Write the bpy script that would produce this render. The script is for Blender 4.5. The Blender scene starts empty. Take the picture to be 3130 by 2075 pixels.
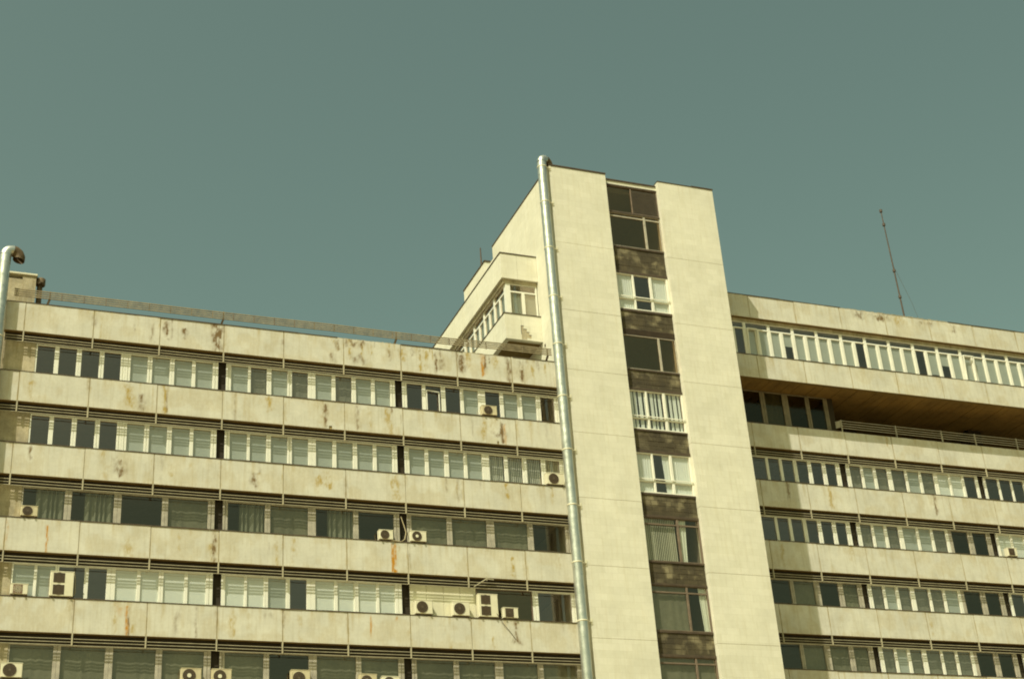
import bpy, bmesh, math, random
import numpy as np
from mathutils import Matrix, Vector

# ------------------------------------------------------------------ camera, sky, sun
Z0 = 34.5                                   # height of the parapet of the long left block above the ground
SC = bpy.context.scene
COL = SC.collection
F_, YAW, PIT, ROLL = 4609.235, 0.398046, 0.475205, -0.074119
CAM = Vector((-2.81523, -60.79637, -32.89869 + Z0))
fw = Vector((math.sin(YAW)*math.cos(PIT), math.cos(YAW)*math.cos(PIT), math.sin(PIT)))
r0 = Vector((math.cos(YAW), -math.sin(YAW), 0)); u0 = r0.cross(fw)
rt = r0*math.cos(ROLL) + u0*math.sin(ROLL)
up = -r0*math.sin(ROLL) + u0*math.cos(ROLL)
cd = bpy.data.cameras.new('camera'); cam = bpy.data.objects.new('camera', cd); COL.objects.link(cam)
m = Matrix.Identity(4)
for i in range(3):
    m[i][0], m[i][1], m[i][2], m[i][3] = rt[i], up[i], -fw[i], CAM[i]
cam.matrix_world = m
cd.sensor_width = 36; cd.sensor_fit = 'HORIZONTAL'; cd.lens = 36*F_/3130; cd.clip_end = 6000
SC.camera = cam

SUN = Vector((-1.3, -1.0, 2.2)).normalized()   # towards the sun
world = bpy.data.worlds.new('World'); SC.world = world; world.use_nodes = True
wn = world.node_tree; bg = wn.nodes['Background']
sky = wn.nodes.new('ShaderNodeTexSky'); sky.sky_type = 'NISHITA'; sky.sun_disc = False
sky.sun_elevation = math.asin(SUN.z); sky.sun_rotation = math.atan2(SUN.x, SUN.y)
sky.air_density = 1.0; sky.dust_density = 2.5; sky.ozone_density = 1.0
SKY_TINT = (1.60, 1.61, 0.82, 1)
mx = wn.nodes.new('ShaderNodeMix'); mx.data_type = 'RGBA'; mx.blend_type = 'MULTIPLY'; mx.inputs[0].default_value = 1
wn.links.new(sky.outputs[0], mx.inputs[6]); mx.inputs[7].default_value = SKY_TINT
wn.links.new(mx.outputs[2], bg.inputs['Color']); bg.inputs['Strength'].default_value = 0.09
sd = bpy.data.lights.new('sun', 'SUN'); sun = bpy.data.objects.new('sun', sd); COL.objects.link(sun)
sd.energy = 4.8; sd.angle = math.radians(0.55); sd.color = (1.0, 0.95, 0.79)
sun.rotation_euler = (-SUN).to_track_quat('-Z', 'Y').to_euler(); sun.location = (0, -40, 90)
SC.view_settings.view_transform = 'Standard'; SC.view_settings.look = 'None'
SC.cycles.pixel_filter_type = 'BLACKMAN_HARRIS'; SC.cycles.filter_width = 1.9
SC.view_settings.exposure = 0.0; SC.view_settings.gamma = 1.0
try: SC.view_settings.use_curve_mapping = False
except Exception: pass

random.seed(4)
# ------------------------------------------------------------------ materials
def mat(name, col, rough=.8, metal=0., var=.12, scale=2.0, bump=0., bscale=30., stain=False, brick=None, streak=0.):
    ma = bpy.data.materials.new(name); ma.use_nodes = True
    nt = ma.node_tree; N = nt.nodes; Lk = nt.links
    bs = N['Principled BSDF']; bs.inputs['Roughness'].default_value = rough; bs.inputs['Metallic'].default_value = metal
    geo = N.new('ShaderNodeNewGeometry')
    def noise(sc, det=3., vec=None, ro=.6):
        n = N.new('ShaderNodeTexNoise'); n.inputs['Scale'].default_value = sc; n.inputs['Detail'].default_value = det
        n.inputs['Roughness'].default_value = ro
        Lk.new(vec or geo.outputs['Position'], n.inputs['Vector']); return n.outputs['Fac']
    def ramp(fac, lo, hi, a, b):
        r = N.new('ShaderNodeMapRange'); r.inputs[1].default_value = lo; r.inputs[2].default_value = hi
        r.inputs[3].default_value = a; r.inputs[4].default_value = b; Lk.new(fac, r.inputs[0]); return r.outputs[0]
    def mixc(fac, a, b, mode='MIX'):
        x = N.new('ShaderNodeMix'); x.data_type = 'RGBA'; x.blend_type = mode
        for s, v in ((x.inputs[0], fac), (x.inputs[6], a), (x.inputs[7], b)):
            if hasattr(v, 'node'): Lk.new(v, s)
            else: s.default_value = v
        return x.outputs[2]
    c = (col[0], col[1], col[2], 1)
    d = tuple(v*(1-var) for v in col) + (1,)
    l = tuple(min(.95, v*(1+var*.6)) for v in col) + (1,)
    f = ramp(noise(scale), .3, .7, 0, 1)
    out = mixc(f, d, l)
    if var > .03:
        f2 = ramp(noise(scale*9, 5.), .3, .7, 0, 1)
        out = mixc(f2, out, mixc(1., out, (1-var*.7, 1-var*.75, 1-var*.95, 1), 'MULTIPLY'))
    if streak:
        mp = N.new('ShaderNodeMapping'); mp.inputs['Scale'].default_value = (7, 7, .5)
        Lk.new(geo.outputs['Position'], mp.inputs['Vector'])
        f3 = ramp(noise(1., 4., mp.outputs[0]), .5, .78, 0, streak)
        out = mixc(f3, out, mixc(1., out, (.72, .64, .45, 1), 'MULTIPLY'))
    hgt = None
    if brick:
        bw, bh, amt = brick
        mp = N.new('ShaderNodeSeparateXYZ'); Lk.new(geo.outputs['Position'], mp.inputs[0])
        ad = N.new('ShaderNodeMath'); ad.operation = 'ADD'; Lk.new(mp.outputs[0], ad.inputs[0]); Lk.new(mp.outputs[1], ad.inputs[1])
        cb = N.new('ShaderNodeCombineXYZ'); Lk.new(ad.outputs[0], cb.inputs[0]); Lk.new(mp.outputs[2], cb.inputs[1])
        b = N.new('ShaderNodeTexBrick'); Lk.new(cb.outputs[0], b.inputs['Vector'])
        b.inputs['Scale'].default_value = 1.; b.inputs['Brick Width'].default_value = bw; b.inputs['Row Height'].default_value = bh
        b.inputs['Mortar Size'].default_value = .006; b.inputs['Mortar Smooth'].default_value = .4; b.inputs['Bias'].default_value = 0
        b.inputs['Color1'].default_value = (1, 1, 1, 1); b.inputs['Color2'].default_value = (1-amt, 1-amt, 1-amt*1.3, 1)
        b.inputs['Mortar'].default_value = (1-2.2*amt, 1-2.4*amt, 1-2.9*amt, 1)
        out = mixc(1., out, b.outputs['Color'], 'MULTIPLY')
    if stain:
        at = N.new('ShaderNodeAttribute'); at.attribute_name = 'stain'
        sp = N.new('ShaderNodeSeparateColor'); Lk.new(at.outputs['Color'], sp.inputs[0])
        mp = N.new('ShaderNodeMapping'); mp.inputs['Scale'].default_value = (1, 1, .35)
        Lk.new(geo.outputs['Position'], mp.inputs['Vector'])
        nz = ramp(noise(9., 5., mp.outputs[0], .75), .32, .58, .35, 1.5)
        for k, cc in ((1, (.40, .30, .09, 1)), (0, (.17, .11, .04, 1)), (2, (.46, .21, .002, 1))):
            mu = N.new('ShaderNodeMath'); mu.operation = 'MULTIPLY'; mu.use_clamp = True
            Lk.new(sp.outputs[k], mu.inputs[0]); Lk.new(nz, mu.inputs[1])
            out = mixc(mu.outputs[0], out, cc)
    Lk.new(out, bs.inputs['Base Color'])
    if metal > .3 or rough < .5:
        Lk.new(ramp(noise(scale*4, 4.), .3, .7, max(.05, rough-.1), rough+.12), bs.inputs['Roughness'])
    if bump:
        bp = N.new('ShaderNodeBump'); bp.inputs['Strength'].default_value = bump; bp.inputs['Distance'].default_value = .01
        Lk.new(noise(bscale, 4.), bp.inputs['Height']); Lk.new(bp.outputs[0], bs.inputs['Normal'])
    return ma

def glass_mat(name, tint, refl, rough=.02, gt=(1, .86, .70)):
    ma = bpy.data.materials.new(name); ma.use_nodes = True
    nt = ma.node_tree; N = nt.nodes; Lk = nt.links
    for n in list(N):
        if n.type != 'OUTPUT_MATERIAL': N.remove(n)
    o = [n for n in N if n.type == 'OUTPUT_MATERIAL'][0]
    tr = N.new('ShaderNodeBsdfTransparent'); tr.inputs[0].default_value = tint + (1,)
    gl = N.new('ShaderNodeBsdfGlossy'); gl.inputs['Roughness'].default_value = rough; gl.inputs['Color'].default_value = gt + (1,)
    geo = N.new('ShaderNodeNewGeometry')
    no = N.new('ShaderNodeTexNoise'); no.inputs['Scale'].default_value = .9; Lk.new(geo.outputs['Position'], no.inputs['Vector'])
    bp = N.new('ShaderNodeBump'); bp.inputs['Strength'].default_value = .25; bp.inputs['Distance'].default_value = .02
    Lk.new(no.outputs['Fac'], bp.inputs['Height']); Lk.new(bp.outputs[0], gl.inputs['Normal'])
    dt = N.new('ShaderNodeVectorMath'); dt.operation = 'DOT_PRODUCT'      # Schlick reflectance, the same from both sides
    Lk.new(geo.outputs['Normal'], dt.inputs[0]); Lk.new(geo.outputs['Incoming'], dt.inputs[1])
    ab = N.new('ShaderNodeMath'); ab.operation = 'ABSOLUTE'; Lk.new(dt.outputs['Value'], ab.inputs[0])
    om = N.new('ShaderNodeMath'); om.operation = 'SUBTRACT'; om.inputs[0].default_value = 1; Lk.new(ab.outputs[0], om.inputs[1])
    pw = N.new('ShaderNodeMath'); pw.operation = 'POWER'; pw.inputs[1].default_value = 5; Lk.new(om.outputs[0], pw.inputs[0])
    ad = N.new('ShaderNodeMath'); ad.operation = 'MULTIPLY_ADD'; ad.inputs[1].default_value = 1-refl-.04; ad.inputs[2].default_value = refl+.04; ad.use_clamp = True
    Lk.new(pw.outputs[0], ad.inputs[0])
    mi = N.new('ShaderNodeMixShader'); Lk.new(ad.outputs[0], mi.inputs[0]); Lk.new(tr.outputs[0], mi.inputs[1]); Lk.new(gl.outputs[0], mi.inputs[2])
    Lk.new(mi.outputs[0], o.inputs['Surface'])
    return ma

M = {
 'cream': mat('cream_stone_panel', (.64, .63, .525), .88, var=.12, scale=.9, bump=.15, bscale=14, stain=True, brick=(.62, .36, .03), streak=.5),
 'tower': mat('pale_stone_cladding', (.735, .72, .585), .88, var=.07, scale=.7, bump=.12, bscale=14, brick=(.66, .33, .07), streak=.3),
 'weathered': mat('weathered_cream_stone', (.52, .46, .31), .9, var=.32, scale=1.6, bump=.3, streak=.95, brick=(.6, .35, .06)),
 'joint': mat('panel_joint', (.40, .31, .13), .95, var=.25, scale=3),
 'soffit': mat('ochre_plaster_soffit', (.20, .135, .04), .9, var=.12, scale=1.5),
 'flash': mat('dark_metal_flashing', (.085, .06, .035), .6, var=.3, scale=3),
 'rail': mat('cream_painted_rail', (.46, .42, .28), .6, var=.22, scale=3),
 'white': mat('white_window_frame', (.80, .80, .68), .45, var=.05, scale=2),
 'oldframe': mat('weathered_pale_frame', (.45, .42, .33), .7, var=.25, scale=3),
 'brownframe': mat('brown_window_frame', (.19, .145, .10), .7, var=.25, scale=3),
 'recess': mat('dark_panel_and_gap_shade', (.032, .023, .008), .8, var=.3, scale=3),  # recess panels, and the shade behind the sunshade rails put into colour
 'stone': mat('dark_patchy_stone', (.085, .068, .032), .85, var=.3, scale=2, bump=.5, bscale=12),
 'galv': mat('galvanised_steel', (.60, .625, .575), .36, metal=.8, var=.16, scale=1.2),
 'rust': mat('rusty_steel', (.16, .115, .06), .75, metal=.2, var=.5, scale=5),
 'ac': mat('cream_painted_steel_casing', (.72, .69, .50), .5, var=.06, scale=3),
 'acold': mat('yellowed_steel_casing', (.60, .54, .34), .6, var=.14, scale=4, streak=.6),
 'acdark': mat('dark_fan_grille', (.085, .058, .030), .7, var=.2, scale=8),
 'acguard': mat('grey_wire_guard', (.13, .10, .06), .6, var=.1, scale=8),
 'bronzegrille': mat('faded_brown_grille', (.22, .15, .09), .7, var=.1, scale=8),
 'blind': mat('pale_grey_blind', (.46, .50, .46), .9, var=.06, scale=.8),
 'sheer': mat('sheer_grey_green_curtain', (.22, .215, .16), .9, var=.25, scale=.8),
 'curtain': mat('white_curtain', (.80, .84, .80), .9, var=.04, scale=1),
 'dimcurtain': mat('grey_green_curtain', (.21, .215, .165), .9, var=.1, scale=1),
 'vert': mat('vertical_slat_blind', (.56, .56, .46), .9, var=.05, scale=1),
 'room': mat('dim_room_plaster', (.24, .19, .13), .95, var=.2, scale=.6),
 'dark': mat('terrace_shade_dark', (.035, .026, .012), .95, var=.3, scale=.6),  # near-black: the shade of the open terrace put into wall and columns
 'roof': mat('grey_roof_felt', (.14, .13, .10), .95, var=.2, scale=.7),
 'ground': mat('warm_bounce_ground', (.26, .19, .095), .9, var=.15, scale=.3),  # unseen ground, colour warmed for the light it bounces into the shade
 'mast': mat('rusty_mast_steel', (.10, .075, .055), .7, var=.3, scale=3),
 'brownlouvre': mat('brown_louvre', (.085, .07, .045), .8, var=.2, scale=3),
 'darkrail': mat('dirty_cream_rail', (.33, .28, .17), .7, var=.35, scale=4),
 'cable': mat('cream_cable', (.45, .38, .22), .7, var=.1, scale=3),
 'shadeframe': mat('shaded_olive_frame', (.25, .22, .15), .8, var=.25, scale=3),  # pale frame darkened: overhang shade put into its colour
 'dimglass': glass_mat('dull_dark_glass', (.45, .44, .36), .02, .12, (.8, .72, .5)),  # darker tint and weak reflection, for the glazing under the overhang
 'glass': glass_mat('clear_window_glass', (.90, .92, .89), .14, .02, (1, .83, .70)),
 'darkglass': glass_mat('brown_tinted_glass', (.62, .58, .48), .12, .03, (1, .74, .45)),
 'dullglass': glass_mat('dusty_window_glass', (.80, .81, .74), .06, .08, (1, .88, .68)),
}
# patches of paler stone in the dark spandrels of the stair tower
def patchy(ma):
    nt = ma.node_tree; N = nt.nodes; Lk = nt.links
    bs = N['Principled BSDF']; src = bs.inputs['Base Color'].links[0].from_socket
    geo = N.new('ShaderNodeNewGeometry'); sp = N.new('ShaderNodeSeparateXYZ'); Lk.new(geo.outputs['Position'], sp.inputs[0])
    cb = N.new('ShaderNodeCombineXYZ'); Lk.new(sp.outputs[0], cb.inputs[0]); Lk.new(sp.outputs[2], cb.inputs[1])
    b = N.new('ShaderNodeTexBrick'); Lk.new(cb.outputs[0], b.inputs['Vector']); b.inputs['Scale'].default_value = 1
    b.inputs['Brick Width'].default_value = .36; b.inputs['Row Height'].default_value = .3; b.inputs['Mortar Size'].default_value = .02; b.inputs['Mortar Smooth'].default_value = 1.
    b.inputs['Color1'].default_value = (.35, .35, .35, 1); b.inputs['Color2'].default_value = (1, 1, 1, 1); b.inputs['Mortar'].default_value = (.4, .4, .4, 1)
    n = N.new('ShaderNodeTexNoise'); n.inputs['Scale'].default_value = 1.3; n.inputs['Detail'].default_value = 4; Lk.new(geo.outputs['Position'], n.inputs['Vector'])
    r = N.new('ShaderNodeMapRange'); r.inputs[1].default_value = .5; r.inputs[2].default_value = .64; Lk.new(n.outputs['Fac'], r.inputs[0])
    mu = N.new('ShaderNodeMath'); mu.operation = 'MULTIPLY'; Lk.new(r.outputs[0], mu.inputs[0]); Lk.new(b.outputs['Color'], mu.inputs[1])
    x = N.new('ShaderNodeMix'); x.data_type = 'RGBA'; Lk.new(mu.outputs[0], x.inputs[0]); Lk.new(src, x.inputs[6]); x.inputs[7].default_value = (.25, .215, .12, 1)
    y = N.new('ShaderNodeMix'); y.data_type = 'RGBA'; y.blend_type = 'MULTIPLY'; y.inputs[0].default_value = .4
    Lk.new(x.outputs[2], y.inputs[6]); Lk.new(b.outputs['Color'], y.inputs[7]); Lk.new(y.outputs[2], bs.inputs['Base Color'])
patchy(M['stone'])

# ------------------------------------------------------------------ mesh helpers
class MB:
    def __init__(s): s.v = []; s.f = []; s.mi = []; s.sm = []; s.k = 0; s.smooth = False
    def add(s, vs, fs):
        o = len(s.v); s.v += vs
        for f in fs: s.f.append(tuple(i+o for i in f)); s.mi.append(s.k); s.sm.append(s.smooth)
    def box(s, x0, x1, y0, y1, z0, z1):
        s.add([(x, y, z) for z in (z0, z1) for y in (y0, y1) for x in (x0, x1)],
              [(0, 2, 3, 1), (4, 5, 7, 6), (0, 1, 5, 4), (2, 6, 7, 3), (0, 4, 6, 2), (1, 3, 7, 5)])
    def bev(s, x0, x1, y0, y1, z0, z1, b=.02):     # box whose front edges are chamfered
        p = []
        for y, q in ((y0, b), (y0+b, 0), (y1, 0)):
            p += [(x0+q, y, z0+q), (x1-q, y, z0+q), (x1-q, y, z1-q), (x0+q, y, z1-q)]
        fs = [(0, 1, 2, 3), (8, 11, 10, 9)]
        for a in (0, 4):
            for i in range(4):
                j = (i+1) % 4; fs.append((a+i, a+4+i, a+4+j, a+j))
        s.add(p, fs)
    def bar(s, a, b, w, h=None):
        h = h or w; a = Vector(a); b = Vector(b); d = (b-a).normalized()
        t = Vector((0, 0, 1)) if abs(d.z) < .9 else Vector((0, 1, 0))
        p = d.cross(t).normalized()*w/2; q = d.cross(p).normalized()*h/2
        s.add([tuple(c+i*p+j*q) for c in (a, b) for i, j in ((-1, -1), (1, -1), (1, 1), (-1, 1))],
              [(0, 1, 2, 3), (7, 6, 5, 4), (0, 4, 5, 1), (1, 5, 6, 2), (2, 6, 7, 3), (3, 7, 4, 0)])
    def tube(s, path, r, n=16, caps=True):
        P = [Vector(p) for p in path]; R = r if hasattr(r, '__len__') else [r]*len(P); vs = []
        ref = Vector((0, 0, 1)); t0 = (P[1]-P[0]).normalized()
        if abs(t0.z) > .9: ref = Vector((0, 1, 0))
        for i, p in enumerate(P):
            t = (P[min(i+1, len(P)-1)]-P[max(i-1, 0)]).normalized()
            a = t.cross(ref)
            a = a.normalized() if a.length > 1e-4 else Vector((1, 0, 0)); b = t.cross(a).normalized(); ref = -b if False else a.cross(t)
            for k in range(n):
                q = 2*math.pi*k/n; vs.append(tuple(p+(a*math.cos(q)+b*math.sin(q))*R[i]))
        fs = [(i*n+k, i*n+(k+1) % n, (i+1)*n+(k+1) % n, (i+1)*n+k) for i in range(len(P)-1) for k in range(n)]
        sm = s.smooth; s.smooth = True; s.add(vs, fs)
        s.smooth = False
        if caps: s.add(vs[:n], [tuple(range(n-1, -1, -1))]); s.add(vs[-n:], [tuple(range(n))])
        s.smooth = sm
    def disc(s, cx, y, cz, r0, r1, n=24):            # ring or disc facing -y
        vs = [(cx+r*math.cos(2*math.pi*k/n), y, cz+r*math.sin(2*math.pi*k/n)) for r in (r0, r1) for k in range(n)]
        if r0 <= 0: s.add(vs[n:], [tuple(range(n))])
        else: s.add(vs, [(k, (k+1) % n, n+(k+1) % n, n+k) for k in range(n)])
    def build(s, name, mats, parent=None, stain=None, flip=True):
        me = bpy.data.meshes.new(name)
        o = bpy.data.objects.new(name, me); COL.objects.link(o)
        off = Vector((0, 0, -Z0))
        r = parent
        while r is not None:
            off += r.location; r = r.parent
        if parent is None:
            a = np.array(s.v); c = (a.min(0)+a.max(0))/2; base = Vector((c[0], c[1], a[:, 2].min()+Z0))
            o.location = base; off = Vector((base.x, base.y, base.z-Z0))
        vs = np.array(s.v, dtype=float) - np.array(off)
        me.from_pydata(vs.tolist(), [], s.f)
        for x in (mats if isinstance(mats, (list, tuple)) else [mats]): me.materials.append(M[x] if isinstance(x, str) else x)
        me.polygons.foreach_set('material_index', s.mi); me.polygons.foreach_set('use_smooth', s.sm)
        if stain is not None:
            ca = me.color_attributes.new('stain', 'FLOAT_COLOR', 'POINT'); ca.data.foreach_set('color', stain.ravel())
        bm = bmesh.new(); bm.from_mesh(me); bmesh.ops.recalc_face_normals(bm, faces=bm.faces) if flip and len(bm.faces) < 4000 else None
        bm.to_mesh(me); bm.free(); me.update()
        if parent is not None: o.parent = parent
        return o

def tag(o, label=None, cat=None, group=None, kind=None):
    for k, v in (('label', label), ('category', cat), ('group', group), ('kind', kind)):
        if v: o[k] = v
    return o
def empty(name, loc, label, cat, group=None):
    o = bpy.data.objects.new(name, None); COL.objects.link(o); o.location = loc; o.empty_display_size = 1
    return tag(o, label, cat, group)

CX, CY, CZ = -2.81523, -60.79637, -32.89869
def sx(x, y0, y1): return CX+(x-CX)*(y1-CY)/(y0-CY)
def sz(z, y0, y1): return CZ+(z-CZ)*(y1-CY)/(y0-CY)

# ------------------------------------------------------------------ noise for stains
def vnoise(x, z, seed):
    xi = np.floor(x).astype(int); zi = np.floor(z).astype(int); fx = x-xi; fz = z-zi
    h = lambda a, b: (np.sin(a*127.1+b*311.7+seed*74.7)*43758.5453) % 1
    fx = fx*fx*(3-2*fx); fz = fz*fz*(3-2*fz)
    return (h(xi, zi)*(1-fx)+h(xi+1, zi)*fx)*(1-fz)+(h(xi, zi+1)*(1-fx)+h(xi+1, zi+1)*fx)*fz
# x, top, bottom, half width, kind (b brown, y ochre, o orange rust), strength
ST = [(4.6,-.45,-.67,.03,'b',.5),(6.02,-.08,-.8,.09,'b',.9),(6.82,-.35,-.91,.09,'b',.8),(8.3,.06,-1.28,.2,'b',1.),(8.47,.01,-.89,.05,'b',.9),(.47,-3.73,-4.72,.15,'y',.5),(4.54,-3.53,-4.36,.19,'y',.7),(5.08,-3.89,-4.59,.1,'b',.6),(6.06,-3.27,-4.59,.09,'y',.8),(6.16,-3.26,-4.58,.03,'b',.5),(.64,-6.72,-7.09,.06,'b',.8),(4.34,-6.97,-7.67,.17,'b',.8),(3.72,-7.2,-7.86,.12,'y',.4),(6.42,-7.03,-7.5,.12,'y',.4),(10.09,-7.06,-7.67,.14,'b',.7),(1.56,-10.1,-11.29,.05,'o',.8),(-.01,-10.15,-11.02,.08,'o',.35),(8.39,-10.02,-11.16,.06,'b',.9),(8.3,-10.48,-11.16,.18,'y',.5),(4.85,-10.58,-11.15,.29,'y',.4),(4.93,-13.34,-14.57,.07,'o',.8),(5.,-13.4,-14.58,.04,'b',.7),(5.22,-14.12,-14.57,.1,'y',.6),(4.63,-13.41,-13.66,.15,'o',.35),(10.7,-3.35,-4.,.16,'y',.6),(13.28,-3.37,-4.47,.08,'b',.7),(13.15,-3.83,-4.48,.13,'y',.5),(15.36,-3.53,-4.34,.09,'y',.5),(16.27,-3.36,-4.18,.13,'y',.8),(16.44,-3.31,-3.64,.04,'b',.7),(16.36,-4.02,-4.69,.16,'y',.5),(13.63,-.79,-1.17,.11,'b',.5),(14.66,-.01,-.24,.16,'b',.7),(15.1,.05,-.3,.13,'b',.7),(14.9,-.83,-1.17,.29,'b',.6),(14.31,.06,-.28,.06,'b',.6),(17.09,-.14,-.77,.13,'y',.9),(17.53,-.09,-.56,.1,'b',.5),(17.95,-.04,-1.21,.08,'y',.8),(18.72,-.34,-1.28,.05,'b',1.),(19.,-.46,-1.09,.13,'b',.5),(18.25,-.08,-1.02,.1,'y',.6),(20.02,-.19,-.98,.16,'b',.7),(21.11,.14,-1.17,.13,'o',.75),(21.24,.12,-.84,.09,'b',.8),(20.4,-.06,-.78,.11,'y',.6),(21.76,.02,-.62,.14,'y',.5),(22.46,.02,-1.33,.09,'b',.6),(23.12,.02,-1.18,.11,'b',.8),(23.69,-.23,-.84,.08,'y',.7),(21.01,-3.56,-4.47,.14,'y',.6),(21.9,-3.47,-4.62,.06,'b',.9),(22.04,-3.54,-4.6,.07,'o',.5),(21.78,-4.06,-4.21,.26,'b',.7),(21.94,-6.61,-7.42,.11,'y',.7),(16.51,-6.63,-7.84,.12,'y',.6),(10.28,-7.04,-7.73,.09,'y',.6),(13.,-7.02,-7.44,.24,'y',.6),(13.4,-6.92,-7.55,.15,'y',.7),(16.4,-6.63,-7.8,.08,'y',.8),(16.62,-7.,-7.78,.11,'y',.6),(11.07,-10.3,-11.22,.09,'y',.6),(16.24,-9.88,-11.25,.04,'o',1.),(16.33,-9.87,-11.24,.09,'o',1.),(16.42,-9.95,-11.04,.04,'o',.9),(16.6,-9.94,-10.42,.05,'y',.5),(15.2,-13.37,-14.13,.04,'o',1.),(9.28,-13.5,-14.43,.08,'y',.6),(10.84,-13.49,-13.61,.08,'b',.5),(16.36,-13.19,-13.42,.07,'o',.5),(21.9,-13.2,-14.2,.06,'b',1.),(21.9,-14.04,-14.22,.17,'b',.7),(20.78,-14.02,-14.67,.09,'y',.5),(21.94,-10.15,-11.13,.09,'y',.8),(18.77,-14.17,-14.75,.09,'y',.4),
 (45.9,-.7,-1.3,.1,'y',.5),(41.6,-3.95,-5.3,.12,'y',.55),(39.0,-3.95,-5.0,.1,'b',.5),(48.3,-4.0,-5.3,.09,'b',.6),(42.3,-7.3,-8.2,.15,'y',.5),(44.8,6.3,5.9,.3,'b',.5),(46.2,6.3,6.0,.5,'b',.8),(47.5,6.3,5.7,.3,'y',.7),(49.3,6.3,6.0,.4,'b',.7),(51.2,6.3,5.7,.12,'b',.8),(38.1,-7.4,-8.7,.1,'y',.4),(46.5,-10.8,-12.1,.1,'y',.4)]
rs_ = random.Random(11)
for k in range(46):                                  # drips below the broken upper edge
    x = rs_.uniform(13.6, 24.6); a = rs_.choice((.05, .04, .02, -.05)); ST.append((x, a, a-rs_.uniform(.2, 1.2)*rs_.random(), rs_.uniform(.02, .07), rs_.choice('byyy'), rs_.uniform(.3, .85)))
for k in range(120):                                 # faint run-off on every band
    r_ = rs_.randrange(6); top_ = (.048, -3.282, -6.581, -9.876, -13.196, -16.54)[r_]
    x = rs_.choice((rs_.uniform(-.8, 25), rs_.choice((2.84, 5.73, 8.59, 11.35, 14.19, 16.98, 19.8, 22.61))+rs_.uniform(-.1, .1)))
    ST.append((x, top_-rs_.choice((0, 0, .3)), top_-rs_.uniform(.4, 1.38), rs_.uniform(.02, .09), rs_.choice('yyb'), rs_.uniform(.15, .45)))
KI = {'b': 0, 'y': 1, 'o': 2}
def stain_at(V, top, jx):
    x = V[:, 0]; z = V[:, 2]; out = np.zeros((len(x), 4)); out[:, 3] = 1
    zc = z.mean()
    rag = (vnoise(x*6, z*4, 3)-.5)*.16+(vnoise(x*17, z*9, 8)-.5)*.08
    blot = vnoise(x*7, z*4, 5)*.6+vnoise(x*19, z*11, 6)*.4
    for (sx_, a, b, hw, k, s) in ST:
        if abs((a+b)/2-zc) > 1.3: continue
        w = np.exp(-((x+rag*(min(1, hw/.1))-sx_)/(hw*(1.25 if k != 'o' else .75)))**2*1.2)
        fa = np.clip((a+rag*2-z)/.12+.5, 0, 1)*np.clip((z-b-rag*2)/.2+.6, 0, 1)
        am = w*fa*s*(np.clip(.4+2.6*(blot-.33), 0, 1.4) if k != 'o' else np.clip(.7+1.4*(blot-.3), 0, 1.2))
        out[:, KI[k]] = np.maximum(out[:, KI[k]], am)
    bro = np.clip(vnoise(x*1.1, z*1.3, 41)*.6+vnoise(x*3.1, z*2.2, 42)*.4-.52, 0, 1)*1.5*(.6+.8*vnoise(x*12, z*5, 43))
    out[:, 1] = np.maximum(out[:, 1], np.clip(bro, 0, .17))
    # long faint run-off marks under the top edge, and dirt at the joints
    run = np.clip(vnoise(x*5, x*0+zc, 21)-.62, 0, 1)*1.6*np.clip(1-(top-z)/(.3+1.1*vnoise(x*3, x*0+zc, 30)), 0, 1)
    out[:, 1] = np.maximum(out[:, 1], run*.75)
    edge = np.clip(1-(top-z)/.05, 0, 1)*.5*vnoise(x*4, z*0, 12)
    out[:, 0] = np.maximum(out[:, 0], edge)
    foot = np.clip(1-(z-z.min())/.06, 0, 1)*.35*vnoise(x*3, z*0, 17)
    out[:, 1] = np.maximum(out[:, 1], foot)
    for j in jx:
        out[:, 1] = np.maximum(out[:, 1], np.exp(-((x-j)/.03)**2)*.6*np.clip(.2+vnoise(x*0+j*3, z*3, 14), 0, 1))
    return out

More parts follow.
